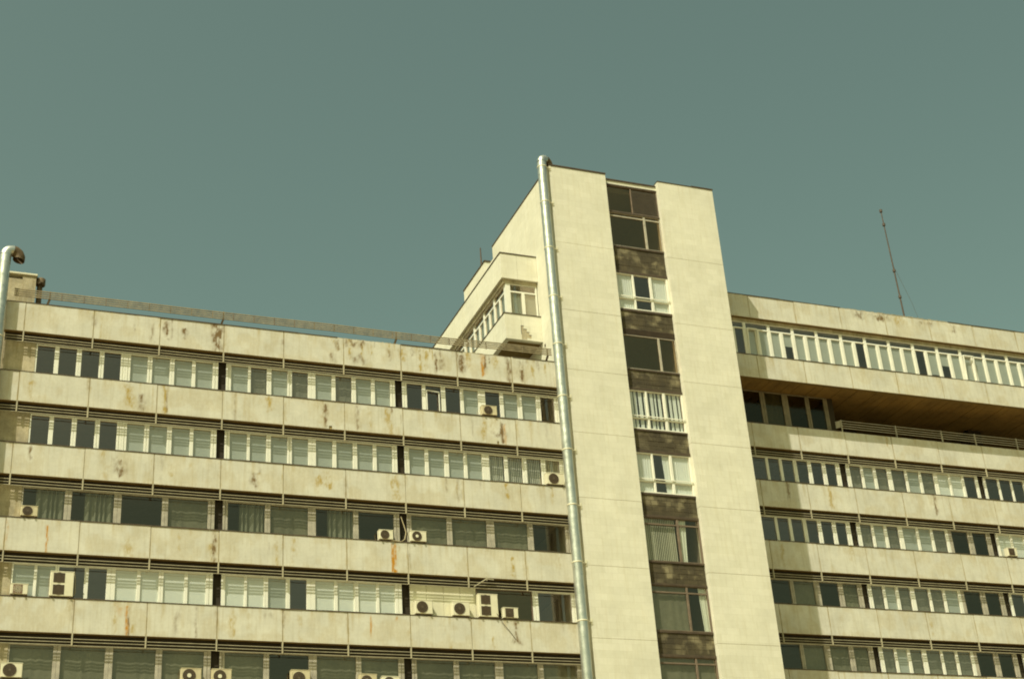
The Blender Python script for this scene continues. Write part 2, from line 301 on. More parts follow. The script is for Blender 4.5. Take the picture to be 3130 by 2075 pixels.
def band(parent, xs, y, z0, z1, depth=.26, holes=(), name='spandrel_band', extra=None):
    """a horizontal band of stone panels between the x values xs, fine enough to carry its stains"""
    mb = MB(); g = .009
    for a, b in zip(xs[:-1], xs[1:]):
        a += g; b -= g; nx = max(2, int((b-a)/.045)); nz = max(2, int((z1-z0)/.05))
        X = np.linspace(a, b, nx+1); Zs = np.linspace(z0, z1, nz+1)
        # corners slightly out of true, as hung slabs are
        dy = random.uniform(-.006, .006); tl = random.uniform(-.004, .004)
        vs = [(px, y+dy+tl*(pz-z0), pz) for pz in Zs for px in X]
        fs = []
        for j in range(nz):
            for i in range(nx):
                cx_, cz_ = (X[i]+X[i+1])/2, (Zs[j]+Zs[j+1])/2
                if any(h[0] < cx_ < h[1] and h[2] < cz_ < h[3] for h in holes): continue
                fs.append((j*(nx+1)+i, j*(nx+1)+i+1, (j+1)*(nx+1)+i+1, (j+1)*(nx+1)+i))
        mb.add(vs, fs)
        mb.add([(a, y+dy, z0), (b, y+dy, z0), (b, y+.05, z0), (a, y+.05, z0)], [(0, 3, 2, 1)])
        mb.add([(a, y+dy, z0), (a, y+.05, z0), (a, y+.05, z1), (a, y+dy, z1)], [(0, 1, 2, 3)])
        mb.add([(b, y+dy, z0), (b, y+.05, z0), (b, y+.05, z1), (b, y+dy, z1)], [(3, 2, 1, 0)])
        mb.add([(a, y+dy, z1), (b, y+dy, z1), (b, y+.05, z1), (a, y+.05, z1)], [(0, 1, 2, 3)])
    mb.k = 1; mb.box(xs[0]+.01, xs[-1]-.01, y+.035, y+.055, z0+.004, z1-.004)
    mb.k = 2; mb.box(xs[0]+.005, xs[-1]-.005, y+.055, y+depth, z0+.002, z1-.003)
    if extra: extra(mb)
    V = np.array(mb.v)
    return mb.build(name, ['cream', 'joint', 'soffit', 'flash'], parent, stain_at(V, z1, xs[1:-1]))

def flashing(parent, xs, y, z, ragged=False, name='flashing'):
    mb = MB()
    for a, b in xs:
        n = max(1, int((b-a)/.9)); e = np.linspace(a, b, n+1)
        for i in range(n):
            dz = random.uniform(-.006, .008)
            mb.box(e[i], e[i+1]-.004, y-.022+random.uniform(-.004, .004), y+.3, z+.002, z+.035+dz)
    return mb.build(name, 'flash', parent)

def folds(mb, x0, x1, y, z0, z1, amp=.03, pitch=.16, seed=0, taper=0.):
    n = max(4, int((x1-x0)/.02)); rnd = random.Random(seed); ph = rnd.uniform(0, 6)
    vs = []
    for k, z in enumerate((z0, z1)):
        for i in range(n+1):
            t = i/n; x = x0+(x1-x0)*t
            if k == 0 and taper: x = x0+(x1-x0)*(t*(1-abs(taper)) + (abs(taper) if taper > 0 else 0))
            vs.append((x, y+amp*math.sin(ph+2*math.pi*(x0+(x1-x0)*t)/pitch+1.3*math.sin(t*9+ph)), z))
    mb.add(vs, [(i, i+1, n+2+i, n+1+i) for i in range(n)])

def window(parent, y, x0, x1, z0, z1, panes, states, fr='white', gl='glass', top=.06, bot=.06, transom=None, label=None, dp=.045):
    """frame with its panes, the glass and what hangs behind it; returns the window"""
    mb = MB()
    mb.box(x0+.003, x1-.003, y-dp+.004, y+dp, z0, z0+bot); mb.box(x0+.003, x1-.003, y-dp+.004, y+dp, z1-top, z1)
    e = [x0+.003]
    for a, b in panes: e += [a, b]
    e.append(x1-.003)
    for i in range(0, len(e), 2):
        w = e[i+1]-e[i]
        if w < .015: continue
        if w > .2:                                   # wide post: two casement stiles and a groove
            c = (e[i]+e[i+1])/2
            mb.bev(e[i], c-.012, y-dp, y+dp-.003, z0, z1, .008); mb.bev(c+.012, e[i+1], y-dp, y+dp-.003, z0, z1, .008)
            mb.box(c-.013, c+.013, y-.01, y+dp-.004, z0, z1)
        else: mb.bev(e[i], e[i+1], y-dp, y+dp-.003, z0, z1, .008)
    if transom is not None:
        for a, b in panes: mb.box(a-.002, b+.002, y-dp+.006, y+dp-.006, transom-.035, transom+.035)
    w = mb.build('window', fr, parent)
    if label: w['label'] = label
    g = MB()
    for a, b in panes: g.add([(a, y+.01, z0+bot), (b, y+.01, z0+bot), (b, y+.01, z1-top), (a, y+.01, z1-top)], [(0, 1, 2, 3)])
    g.build('glass', gl, w, flip=False)
    # blinds and curtains, grouped by kind
    kinds = {}
    for (a, b), st in zip(panes, states):
        if st == 'd': continue
        kinds.setdefault(st, []).append((a-.03, b+.03))
    H = z1-z0
    for st, ps in kinds.items():
        c = MB(); nm = 'blind'; mt = 'blind'; yy = y+.055
        for i, (a, b) in enumerate(ps):
            sd_ = int(a*37)
            if st == 'p': c.box(a, b, yy, yy+.004, z0+random.choice((.02, .02, .10)), z1)
            elif st == 'w': c.box(a, b, yy-.03, yy-.026, z0+random.choice((.02, .12)), z1); mt = 'curtain'
            elif st == 'h': folds(c, a, b, yy+.05, z0, z1, .008, .5, sd_); nm = 'curtain'; mt = 'sheer'
            elif st == 'H': c.box(a, b, yy, yy+.004, z0+H*.52, z1)
            elif st == 'l': c.box(a, b, yy, yy+.004, z0+H*.12, z1)
            elif st == 'c': folds(c, a+(b-a)*.32, b, yy+.04, z0, z1, .05, .22, sd_); nm = 'curtain'; mt = 'dimcurtain'
            elif st == 'C': folds(c, a, b, yy+.01, z0, z1, .011, .11, sd_); nm = 'curtain'; mt = 'curtain'
            elif st == 'L': folds(c, a, a+(b-a)*.42, yy+.01, z0, z1, .012, .13, sd_, -.25); nm = 'curtain'; mt = 'curtain'
            elif st == 'R': folds(c, b-(b-a)*.42, b, yy+.01, z0, z1, .012, .13, sd_, .25); nm = 'curtain'; mt = 'curtain'
            elif st == 'K':                              # narrow curtains with gaps between them
                rr = random.Random(sd_+5); xa = a; nm = 'curtain'; mt = 'curtain'
                while xa < b-.05:
                    w_ = rr.uniform(.07, .22); folds(c, xa, min(b, xa+w_), yy+.01, z0, z1, .006, .1, sd_); xa += w_+rr.uniform(.04, .13)
            elif st == 'v':
                mt = 'vert'; n = int((b-a)/.095); rr = random.Random(sd_)
                for k in range(n):
                    xa = a+k*.095; q = rr.uniform(.2, .9)
                    c.bar((xa+.04, yy+.05, z0), (xa+.04, yy+.05, z1), .085*(.45+.5*q), .006)
        c.build(nm, mt, w)
    return w

def rails(parent, x0, x1, y, zt, posts=(), n=3):
    """sunshade of horizontal slats hung under a band, with a hanger at its right end"""
    mb = MB()
    sag = random.uniform(-.008, .008)
    for dz in (.225, .355, .485)[:n]:
        s = random.uniform(-.006, .006)
        mb.bar((x0, y+.045, zt-dz+s), (x1, y+.045, zt-dz+s+sag), .034, .022)
    for px in posts: mb.box(px-.028, px+.028, y+.0, y+.07, zt-.505, zt+.02)
    return mb.build('sunshade_rail', 'rail', parent)

# ------------------------------------------------------------------ the ground
g = MB(); g.add([(-900, -900, -Z0), (900, -900, -Z0), (900, 1200, -Z0), (-900, 1200, -Z0)], [(0, 1, 2, 3)])
gr = g.build('ground', 'ground'); gr['kind'] = 'structure'

# ------------------------------------------------------------------ left office wing
LW = empty('office_building', (12, 6, 0), 'long lower office block with stained cream bands, sunshade rails and a railing along its roof', 'office building')
XJ = [-.87, -.07, 2.839, 5.727, 8.594, 11.353, 14.19, 16.982, 19.795, 22.613, 25.15]
ZL = [(.048, -1.339), (-3.282, -4.662), (-6.581, -7.975), (-9.876, -11.289), (-13.196, -14.598), (-16.54, -17.95)]
SY = .34
def S(x): return sx(x, .65, SY)
holes = {1: [(13.47, 13.60, -4.66, -4.50), (21.62, 21.72, -4.66, -4.50)]}
for i, (a, b) in enumerate(ZL):
    band(LW, XJ, 0., b, a, holes=holes.get(i, ()))
    if i == 0:
        [flashing(LW, [q], 0, a-.005) for q in ((-.88, 13.9), (17.0, 20.1), (22.7, 25.15))]
    else: flashing(LW, [(-.88, 25.15)], 0, a)
    if i < 5 or True:
        for k in range(len(XJ)-1):
            rails(LW, XJ[k]+.03, XJ[k+1]-.03, .0, b, posts=([XJ[k+1]] if k < len(XJ)-2 else []))
# crumbling upper edge where the flashing has gone
mb = MB()
x = 13.9
while x < 22.7:
    w = random.uniform(.08, .35)
    if not (17.0 < x < 20.1): mb.box(x, x+w, -.004, .2, .046, .046+random.uniform(.004, .03))
    x += w+random.uniform(0, .1)
mb.build('broken_edge', 'weathered', LW)

def pairs(ps, st, x0, x1):
    """group panes two by two into windows between x0 and x1"""
    out = []; L = x0
    for i in range(0, len(ps), 2):
        q = ps[i:i+2]; R_ = x1 if i+2 >= len(ps) else (q[-1][1]+ps[i+2][0])/2
        out.append((L, R_, q, st[i:i+2])); L = R_
    return out
NA = [(.61,1.34),(1.53,2.27),(2.48,3.24),(3.45,4.17),(4.6,5.34),(5.55,6.32),(6.53,7.31),(7.47,8.24)]
NB = [(9.08,9.85),(9.98,10.72),(10.93,11.68),(11.89,12.64),(13.,13.77),(13.95,14.72),(14.93,15.67),(15.85,16.6)]
NC = [(17.42,18.18),(18.36,19.13),(19.35,20.1),(20.27,21.01),(21.38,22.13),(22.32,23.05),(23.28,24.03),(24.26,24.99)]
WA = [(.55,2.21),(2.50,4.23),(4.54,6.24),(6.5,8.2)]
WB = [(9.06,10.69),(10.93,12.62),(12.97,14.68),(14.92,16.58)]
WC = [(17.41,19.1),(19.35,21.04),(21.42,23.07),(23.35,25.)]
XA = [(.42,1.23),(1.35,2.05),(2.2,3.22),(3.38,4.11),(4.47,5.34),(5.49,6.23),(6.43,7.3),(7.44,8.2)]
XB = [(9.02,9.83),(9.95,10.67),(10.86,11.63),(11.81,12.54),(12.93,13.77),(13.92,14.65),(14.86,15.67),(15.8,16.53)]
OPEN = [ # per opening: (A panes, states), B, C, style
 ((NA, 'ddddlppp'), (NB, 'phphphlp'), (NC, 'dddpdppd'), 0),
 ((NA, 'ddddpppp'), (NB, 'pppppppp'), (NC, 'ppppvvvv'), 0),
 ((WA, 'ccdh'), (WB, 'chcd'), (WC, 'hhhd'), 1),
 ((XA, 'ppddwwww'), (XB, 'wwldwwww'), ([(23.35, 25.)], 'd'), 0),
 ((WA, 'hhhh'), (WB, 'hdhh'), (WC, 'hhhh'), 1)]
for r, (A, B, C, sty) in enumerate(OPEN):
    zt = ZL[r][1]-.40; zb = ZL[r+1][0]-.04
    c = MB(); c.box(-.84, 25.1, SY-.05, SY+.06, zt+.002, ZL[r][1]+.01); c.build('lintel', 'recess', LW)  # dark strip added to deepen the shade under the band
    fr, gl = (('white', 'glass'), ('oldframe', 'dullglass'))[sty]
    for (ps, st), (x0, x1) in zip((A, B, C), ((ps_ := A[0][0][0]-.07, 8.49), (8.84, 16.84), (17.18, 25.3))):
        if r == 3 and ps is C[0]: x0 = 23.06
        ps = [(S(a), S(b)) for a, b in ps]
        for (L_, R_, q, s) in pairs(ps, st, S(x0), min(25.14, S(x1))):
            q = [(a, min(b, 25.1)) for a, b in q]
            if sty: # wide lights: every pane its own window
                for n_, pp in enumerate(q):
                    l2 = L_ if n_ == 0 else (q[0][1]+q[1][0])/2; r2 = R_ if n_ == len(q)-1 else (q[0][1]+q[1][0])/2
                    window(LW, SY, l2, r2, zb, zt, [pp], s[n_], fr, gl)
            else:
                window(LW, SY, L_, R_, zb, zt, q, s, fr, gl)
    # dark recesses between the window groups
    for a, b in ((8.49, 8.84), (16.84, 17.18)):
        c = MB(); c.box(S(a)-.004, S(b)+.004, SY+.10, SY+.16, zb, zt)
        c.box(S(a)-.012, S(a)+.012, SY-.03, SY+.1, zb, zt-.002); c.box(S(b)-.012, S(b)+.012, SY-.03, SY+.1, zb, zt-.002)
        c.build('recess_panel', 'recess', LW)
    # masonry pier at the far left
    c = MB(); c.box(-.84, S(A[0][0][0]-.07)-.003, SY-.06, SY+.3, zb, zt); c.build('pier', 'weathered', LW)
# panelled-over stretch of the fourth opening, and the dark glazing beside it
zt, zb = ZL[3][1]-.40, ZL[4][0]-.04
c = MB(); xx = S(17.2)
for w in (.78, .80, .78, .76):
    c.bev(xx+.006, xx+w-.006, SY-.02, SY+.03, zb, zt, .01); xx += w
c.build('infill_panel', 'ac', LW)
window(LW, SY, xx, S(23.06), zb, zt, [(xx+.05, S(23.06)-.05)], 'd', 'brownframe', 'darkglass')
# window standing open in the first opening
c = MB(); xo, xe = S(18.38), S(19.0); zt, zb = ZL[0][1]-.75, ZL[1][0]
for a, b in (((xo, zb), (xo, zt)), ((xe, zb), (xe, zt-.05)), ((xo, zt), (xe, zt-.05)), ((xo, zb+.02), (xe, zb+.02))):
    c.bar((a[0], SY-.10, a[1]), (b[0], SY-.10, b[1]), .045)
c.build('casement', 'white', LW)

# rooms behind the glass: floor slabs, back wall; body down to the ground; roof
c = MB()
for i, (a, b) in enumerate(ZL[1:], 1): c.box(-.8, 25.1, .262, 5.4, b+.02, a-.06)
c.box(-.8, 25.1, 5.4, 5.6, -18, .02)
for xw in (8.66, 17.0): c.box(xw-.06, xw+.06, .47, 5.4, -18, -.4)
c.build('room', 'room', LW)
c = MB(); c.box(-.8, 25.1, .262, 14.6, -1.30, -.02); c.build('roof', 'roof', LW)
c = MB(); c.box(-.87, 25.1, 5.62, 14.6, -Z0, -.03); c.box(-.87, 25.12, .01, 5.6, -Z0, -17.97); c.box(-.87, -.81, .27, 5.6, -18, -.02)
c.build('wall', 'weathered', LW)
# roof railing
c = MB()
for z in (.36, .465, .57, .675):
    n = 9
    for k in range(n):
        xa = -.6+k*25.4/n; xb = xa+25.4/n
        c.bar((xa, -.02+.02*math.sin(k*2.1), z+.012*math.sin(k*1.7)+.04*max(0, (k-6)/3)), (xb, -.02+.02*math.sin(k*2.1+2.1), z+.012*math.sin(k*1.7+1.7)+.04*max(0, (k-5)/3)), .045, .048)
x = -.5
while x < 24.9:
    c.k = 1; c.box(x-.014, x+.014, -.04, .015, .335, .695); x += .95
rl = c.build('roof_railing', ['darkrail', 'brownframe'], LW)
for px in (.9, 8.55, 16.8, 24.6):
    s = MB(); s.bar((px-.12, .12, -.02), (px, 0.0, .36), .09); s.bar((px, 0.03, .30), (px, .03, .74), .05); s.build('bracket', 'rust', rl)

# ------------------------------------------------------------------ rooftop shaft, far left
RS = empty('rooftop_shaft', (-.5, 1.5, Z0), 'small stone ventilation housing on the roof beside the left flue pipe', 'vent housing')
c = MB(); c.box(-1.7, .31, 1., 2.2, -.02, 1.76); c.box(-.27, .31, 1.003, 2.2, 1.762, 1.97); c.box(-1.7, -1.0, 1.003, 2.2, 1.762, 1.97)
c.build('housing', 'weathered', RS)
c = MB(); c.bev(-1.75, .36, .94, 2.25, 1.975, 2.08, .02); c.build('cap_slab', 'ac', RS)
c = MB(); c.tube([(.52, 1.25, 1.66), (.52, 1.25, 1.70), (.52, 1.25, 1.98), (.52, 1.25, 2.0)], [.19, .21, .21, .16], 20)
c.tube([(.50, 1.3, .0), (.50, 1.3, 1.66)], .12, 14); c.tube([(.55, 1.02, 1.72), (.55, .93, 1.72)], .05, 10)
c.build('vent_cowl', 'rust', RS)

# ------------------------------------------------------------------ stair tower
TW = empty('stair_tower', (30, 3, 0), 'tall pale stair tower with one dark column of windows between two pillars', 'tower')
TY = -1.0; TL, TM, TN, TR = 25.12, 28.36, 31.44, 34.76; TC = TY+.28
GZ = [14, 9.9, 6.45, 2.9-.36, -.77, -4.1, -7.44, -10.75, -14.15, -17.5, -20.8, -24.1, -27.4, -30.7, -Z0]
for (a, b, zt) in ((TL, TM, 11.06), (TN, TR, 11.14)):
    c = MB(); zz = [zt]+[z for z in GZ[2:]]
    for k in range(len(zz)-1):
        c.k = 0
        c.box(a+(.0 if k else 0), b, TY+random.uniform(-.002, .002), TY+.6, zz[k+1]+.008, zz[k]-.008)
    c.k = 1; c.box(a+.012, b-.012, TY+.014, TY+.59, -Z0, zt-.02)
    c.build('pillar', ['tower', 'joint'], TW)
c = MB(); c.box(TL, 25.6, TY+.602, 7.54, -18, 11.045); c.box(25.6, TR-.01, TY+.61, 7.54, 10.55, 10.9); c.box(25.6, TR-.01, 7.2, 7.54, -18, 10.9)
c.box(TR-.4, TR-.006, TY+.602, 7.54, -18, 11.10); c.box(TL+.004, TR-.01, TY+.61, 7.5, -Z0, -18.0)
c.box(TM-.02, TM+.1, TC-.01, TC+4, -18, 10.9)
c.build('wall', 'tower', TW)
c = MB()                                            # lower rear part of the tower that steps down behind
c.box(TL+.003, 31, 7.55, 8.86, 0, 10.30); c.box(TL+.006, 31, 8.87, 12.47, 0, 10.86); c.build('rear_wall', 'tower', TW)
c = MB()
def cope(x0, x1, y0, y1, z, h=.07):
    c.box(x0, x1, y0, y1, z+.002, z+h)
cope(TL-.03, TM+.02, TY-.03, TY+.5, 11.062, .085); cope(TN-.02, TL+8.35, TY-.025, TY+.4, 11.14, .03); cope(TL+8.35, TR+.03, TY-.03, TY+.5, 11.14, .07)
cope(TL-.02, TL+.5, TY+.5, 7.56, 11.047, .09); cope(TR-.41, TR+.02, TY+.5, 7.56, 11.105, .05)
cope(TL-.03, TL+.5, 8.85, 12.5, 10.862, .08); cope(TL-.03, TL+1.4, 8.83, 8.95, 10.863, .085)
cope(TM+.02, TN-.02, TC-.05, TC+.3, 10.93, .08)
c.build('coping', 'flash', TW)
c = MB(); c.box(TM, TN, TC, TC+.3, 10.67, 10.928); c.build('parapet_strip', 'tower', TW)
# glazing of the column
def tz(z): return sz(z, -.75, TC)
def lintel(z0, z1, name='lintel', pr=.05):
    c = MB(); c.box(TM+.002, TN-.002, TC-pr, TC+.15, tz(z0), tz(z1)); return c.build(name, 'flash', TW)
def stone(z0, z1):
    c = MB(); rr = random.Random(int(z0*10)); zz = np.linspace(tz(z0), tz(z1), 5)
    for j in range(4):
        x = TM+.002
        while x < TN-.01:
            w = min(rr.uniform(.3, .75), TN-.002-x); c.bev(x+.003, x+w-.003, TC-.005+rr.uniform(-.008, .006), TC+.12, zz[j]+.003, zz[j+1]-.003, .006); x += w
    c.build('stone_spandrel', 'stone', TW)
def plain(z0, z1, panes, st, gl='darkglass', fr='brownframe', tr=None, **kw):
    window(TW, TC+.02, TM+.002, TN-.002, tz(z0), tz(z1), panes, st, fr, gl, top=.03, bot=.04, transom=tr, **kw)
lintel(10.58, 10.67)
plain(8.98, 10.58, [(TM+.03, 29.86), (29.92, TN-.06)], 'dd')
c = MB(); z = tz(9.06)
while z < tz(10.5):                                   # slatted shutter behind the right-hand pane
    c.bar((29.93, TC+.0, z), (TN-.06, TC+.0, z), .02, .05); z += .085
c.build('louvre', 'brownlouvre', TW)
lintel(8.90, 8.98)
plain(6.87, 8.90, [(TM+.03, 30.44), (30.56, TN-.06)], 'dd', fr='oldframe', tr=tz(8.71))
lintel(6.77, 6.87, 'sill'); stone(5.38, 6.77); lintel(5.23, 5.38)
def tri(z0, z1, rail, xs, st):
    w = window(TW, TC+.02, TM+.002, TN-.002, tz(z0), tz(z1), [(TM+.05, xs[0]-.05), (xs[0]+.05, xs[1]-.07), (xs[1]+.07, TN-.11)], st, 'white', 'glass', top=.05, bot=.07, transom=tz(rail), dp=.05)
    c = MB(); c.bar((TM+.02, TC-.07, tz(rail)+.10), (TN-.05, TC-.07, tz(rail)+.10), .04, .045); c.build('guard_rail', 'white', w)
tri(3.15, 5.23, 3.78, (29.42, 30.41), 'CdC')
lintel(3.03, 3.15, 'sill'); stone(2.02, 3.03)
c = MB(); z = tz(1.70)
while z < tz(2.02):
    c.bar((TM+.01, TC-.01, z), (TN-.01, TC-.01, z), .03, .03); z += .06
c.box(TM+.002, TN-.002, TC+.03, TC+.1, tz(1.66), tz(2.02)); c.build('louvre', 'flash', TW)
plain(-.24, 1.66, [(TM+.03, 30.42), (30.53, TN-.06)], 'dd', fr='oldframe')
lintel(-.32, -.24, 'sill'); stone(-1.29, -.32); lintel(-1.42, -1.29)
tri(-3.52, -1.42, -2.93, (29.39, 30.37), 'KKK')
lintel(-3.61, -3.52, 'sill'); stone(-4.62, -3.61); lintel(-4.77, -4.62)
tri(-6.85, -4.77, -6.24, (29.32, 30.32), 'CRC')
lintel(-6.95, -6.85, 'sill'); stone(-7.97, -6.95); lintel(-8.09, -7.97)
plain(-10.26, -8.09, [(TM+.03, 30.2), (30.32, TN-.08)], 'vL', tr=tz(-8.41), gl='dullglass')
lintel(-10.34, -10.26, 'sill'); stone(-11.33, -10.34); lintel(-11.43, -11.33)
plain(-13.59, -11.43, [(TM+.03, 30.28), (30.38, TN-.08)], 'hR', tr=tz(-11.75), gl='dullglass')
lintel(-13.69, -13.59, 'sill'); stone(-14.69, -13.69); lintel(-14.81, -14.69)
plain(-17.0, -14.81, [(TM+.03, 30.32), (30.42, TN-.08)], 'hh', tr=tz(-15.09), gl='dullglass')
lintel(-17.08, -17.0, 'sill'); stone(-18.0, -17.08)
c = MB()
for z in (10.3, 6.9, 3.1, -.4, -3.7, -7.0, -10.4, -13.7, -17.1): c.box(TM+.11, TN-.01, TC+.16, 4, z-.5 if z < 10 else z, z+.0 if z < 10 else z+.2)
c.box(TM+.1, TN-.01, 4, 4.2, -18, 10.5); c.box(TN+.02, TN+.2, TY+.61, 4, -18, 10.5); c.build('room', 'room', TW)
# broken switch boxes on the tower flank
c = MB(); c.box(TL-.02, TL, 1.3, 1.42, 1.6, 1.75)
c.build('junction_box', 'flash', TW)

# ------------------------------------------------------------------ rear block: right wing with the overhanging top storey
RW = empty('office_building', (48, 9, 0), 'set-back office block right of the tower, its white-framed top storey overhanging the bands below', 'office building')
YR, YB = 2.78, 1.6
fR = lambda x: sx(x, 3.0, YR); fz = lambda z: sz(z, 3.0, YR)
XR = [34.6] + [fR(v) for v in (37.537, 40.40, 43.36, 46.393, 49.449, 52.487, 55.55, 58.6)]
ZR = [(fz(a), fz(b)) for a, b in ((-.651, -2.034), (-3.947, -5.419), (-7.312, -8.852), (-10.702, -12.211), (-14.06, -15.6))]
YS = YR+.34
def T(x): return sx(x, 3.65, YS)
for i, (a, b) in enumerate(ZR):
    band(RW, XR, YR, b, a)
    flashing(RW, [(34.7, 58.5)] if i else [(34.7, T(43.4))], YR, a)
    for k in range(len(XR)-1): rails(RW, XR[k]+.03, XR[k+1]-.03, YR, b, posts=([XR[k+1]] if k < len(XR)-2 else []))
P6 = [(37.64,38.46),(38.62,39.29),(39.47,40.16),(40.38,41.06),(41.29,41.97),(42.2,42.84)]
P9 = [(43.73,44.43),(44.59,45.24),(45.42,46.15),(46.43,47.31),(47.47,48.24),(48.41,49.23)]
P3 = [(49.48,50.24),(50.37,51.13),(51.29,52.06)]
PE = [(52.78,53.61),(53.74,54.51),(54.63,55.4),(55.7,56.5),(56.7,57.5)]
Q4 = [(37.6,38.79),(39.,40.22),(40.56,41.68),(41.97,42.86)]
Q2 = [(49.63,50.7),(51.03,51.96)]
RO = [([(P6, 'dddddd'), (P9+P3, 'hphhphwwd'), (PE, 'dddpp')], 0),
      ([(P6, 'dddddd'), (P9, 'hphpph'), (Q2, 'dd'), (PE, 'wwwpp')], 0),
      ([(Q4, 'dhdh'), (P9, 'hphhhp'), (Q2, 'dd'), (PE, 'dhhhh')], 0),
      ([(Q4, 'dhhh'), (P9, 'hphhhh'), (Q2, 'dd'), (PE, 'dhhhh')], 0)]
for r, (segs, _) in enumerate(RO):
    zt = ZR[r][1]-.40; zb = ZR[r+1][0]-.04
    c = MB(); c.box(34.8, 58.5, YS-.05, YS+.06, zt+.002, ZR[r][1]+.01); c.build('lintel', 'recess', RW)  # added dark strip, shade behind the rails as colour
    for ps, st in segs:
        wide = ps in (Q4, Q2)
        x0 = {37.64: 37.4, 37.6: 37.4, 43.73: 43.5, 49.63: 49.43, 52.78: 52.62}[ps[0][0]]
        x1 = {42.84: 43.1, 42.86: 43.15, 52.06: 52.25, 49.23: 49.42, 51.96: 52.25, 57.5: 58.6}[ps[-1][1]]
        pq = [(T(a), T(b)) for a, b in ps]
        step = 3 if ps[0][0] in (43.73, 37.64) else 2 if wide else len(pq)
        L = T(x0)
        for i in range(0, len(pq), step):
            q = pq[i:i+step]; R_ = T(x1) if i+step >= len(pq) else (q[-1][1]+pq[i+step][0])/2
            window(RW, YS, L, R_, zb, zt, q, st[i:i+step], 'oldframe' if wide else 'white', 'dullglass' if wide else 'glass'); L = R_
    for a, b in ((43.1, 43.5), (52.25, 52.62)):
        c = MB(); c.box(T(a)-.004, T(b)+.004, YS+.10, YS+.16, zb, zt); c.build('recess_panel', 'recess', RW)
    c = MB(); c.box(34.7, T(37.4)-.003, YS-.05, YS+.3, zb, zt); c.build('pier', 'cream', RW)
# glazing under the overhang
SOF = 1.368
zt, zb = SOF-.02, ZR[0][0]-.03
ps = [(T(a), T(b)) for a, b in ((37.36,38.73),(39.02,40.12),(40.49,41.6),(41.85,42.78))]
window(RW, YS, 35.0, (ps[1][1]+ps[2][0])/2, zb, zt, ps[:2], 'dh', 'shadeframe', 'dimglass')
window(RW, YS, (ps[1][1]+ps[2][0])/2, T(43.03), zb, zt, ps[2:], 'dd', 'shadeframe', 'dimglass')
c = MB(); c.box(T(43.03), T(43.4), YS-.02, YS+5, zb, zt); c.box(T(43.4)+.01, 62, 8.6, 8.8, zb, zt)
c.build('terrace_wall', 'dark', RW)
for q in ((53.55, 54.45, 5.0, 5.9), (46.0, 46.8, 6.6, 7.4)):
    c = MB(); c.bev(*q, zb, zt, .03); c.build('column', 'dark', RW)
c = MB(); c.box(34.7, 62, YR+.262, 8.8, ZR[0][0]-.3, ZR[0][0]-.04); c.build('terrace_floor', 'weathered', RW)
# terrace railing
c = MB()
for z in (-.02, -.17, -.31, -.45): c.bar((43.15, YR+.12, z-.02), (58.5, YR+.12, z-.05), .034, .034)
for x in (43.2, 46.75, 49.8, 52.1, 55.0): c.box(x-.03, x+.03, YR+.09, YR+.15, ZR[0][0]-.02, 0.0)
c.bar((43.15, YR+.12, -.25), (42.95, YR+.3, -.25), .05, .4)
c.build('terrace_railing', 'oldframe', RW)
# top storey, right of the tower
XB_ = [34.7] + [37.615, 40.535, 43.49, 46.491, 49.508, 52.553, 55.6, 58.7]
Zb = [(6.404, 5.035), (2.71, 1.368)]
band(RW, XB_, YB, Zb[0][1], Zb[0][0]); band(RW, XB_, YB, Zb[1][1], Zb[1][0])
[flashing(RW, [q], YB, Zb[0][0]) for q in ((34.7, 43.6), (50.9, 58.7))]; flashing(RW, [(34.7, 58.7)], YB, Zb[1][0])
mb = MB(); x = 43.7
while x < 50.8:
    w = random.uniform(.08, .4); mb.box(x, x+w, YB-.01, YB+.2, 6.40, 6.41+random.uniform(.0, .035)); x += w+random.uniform(0, .06)
mb.build('broken_edge', 'weathered', RW)
YW = YB+.24
c = MB(); c.box(34.7, 58.7, YW-.04, YW+.4, 4.80, Zb[0][1]+.0); c.build('lintel', 'weathered', RW)
mull = [37.3, 38.82, 40.33, 41.87, 43.45, 45.03, 46.62, 48.25, 49.9, 51.5, 53.15, 54.8, 56.4, 58.0]
mull = [34.95, 36.0-.2] + mull[0:] ; mull = [sx(v, 1.9, YW) for v in mull]
stt = ['dd', 'dd', 'pp', 'pH', 'pp', 'pp', 'pd', 'pp', 'pp', 'dl', 'Hp', 'pp', 'pp', 'pp', 'pp']
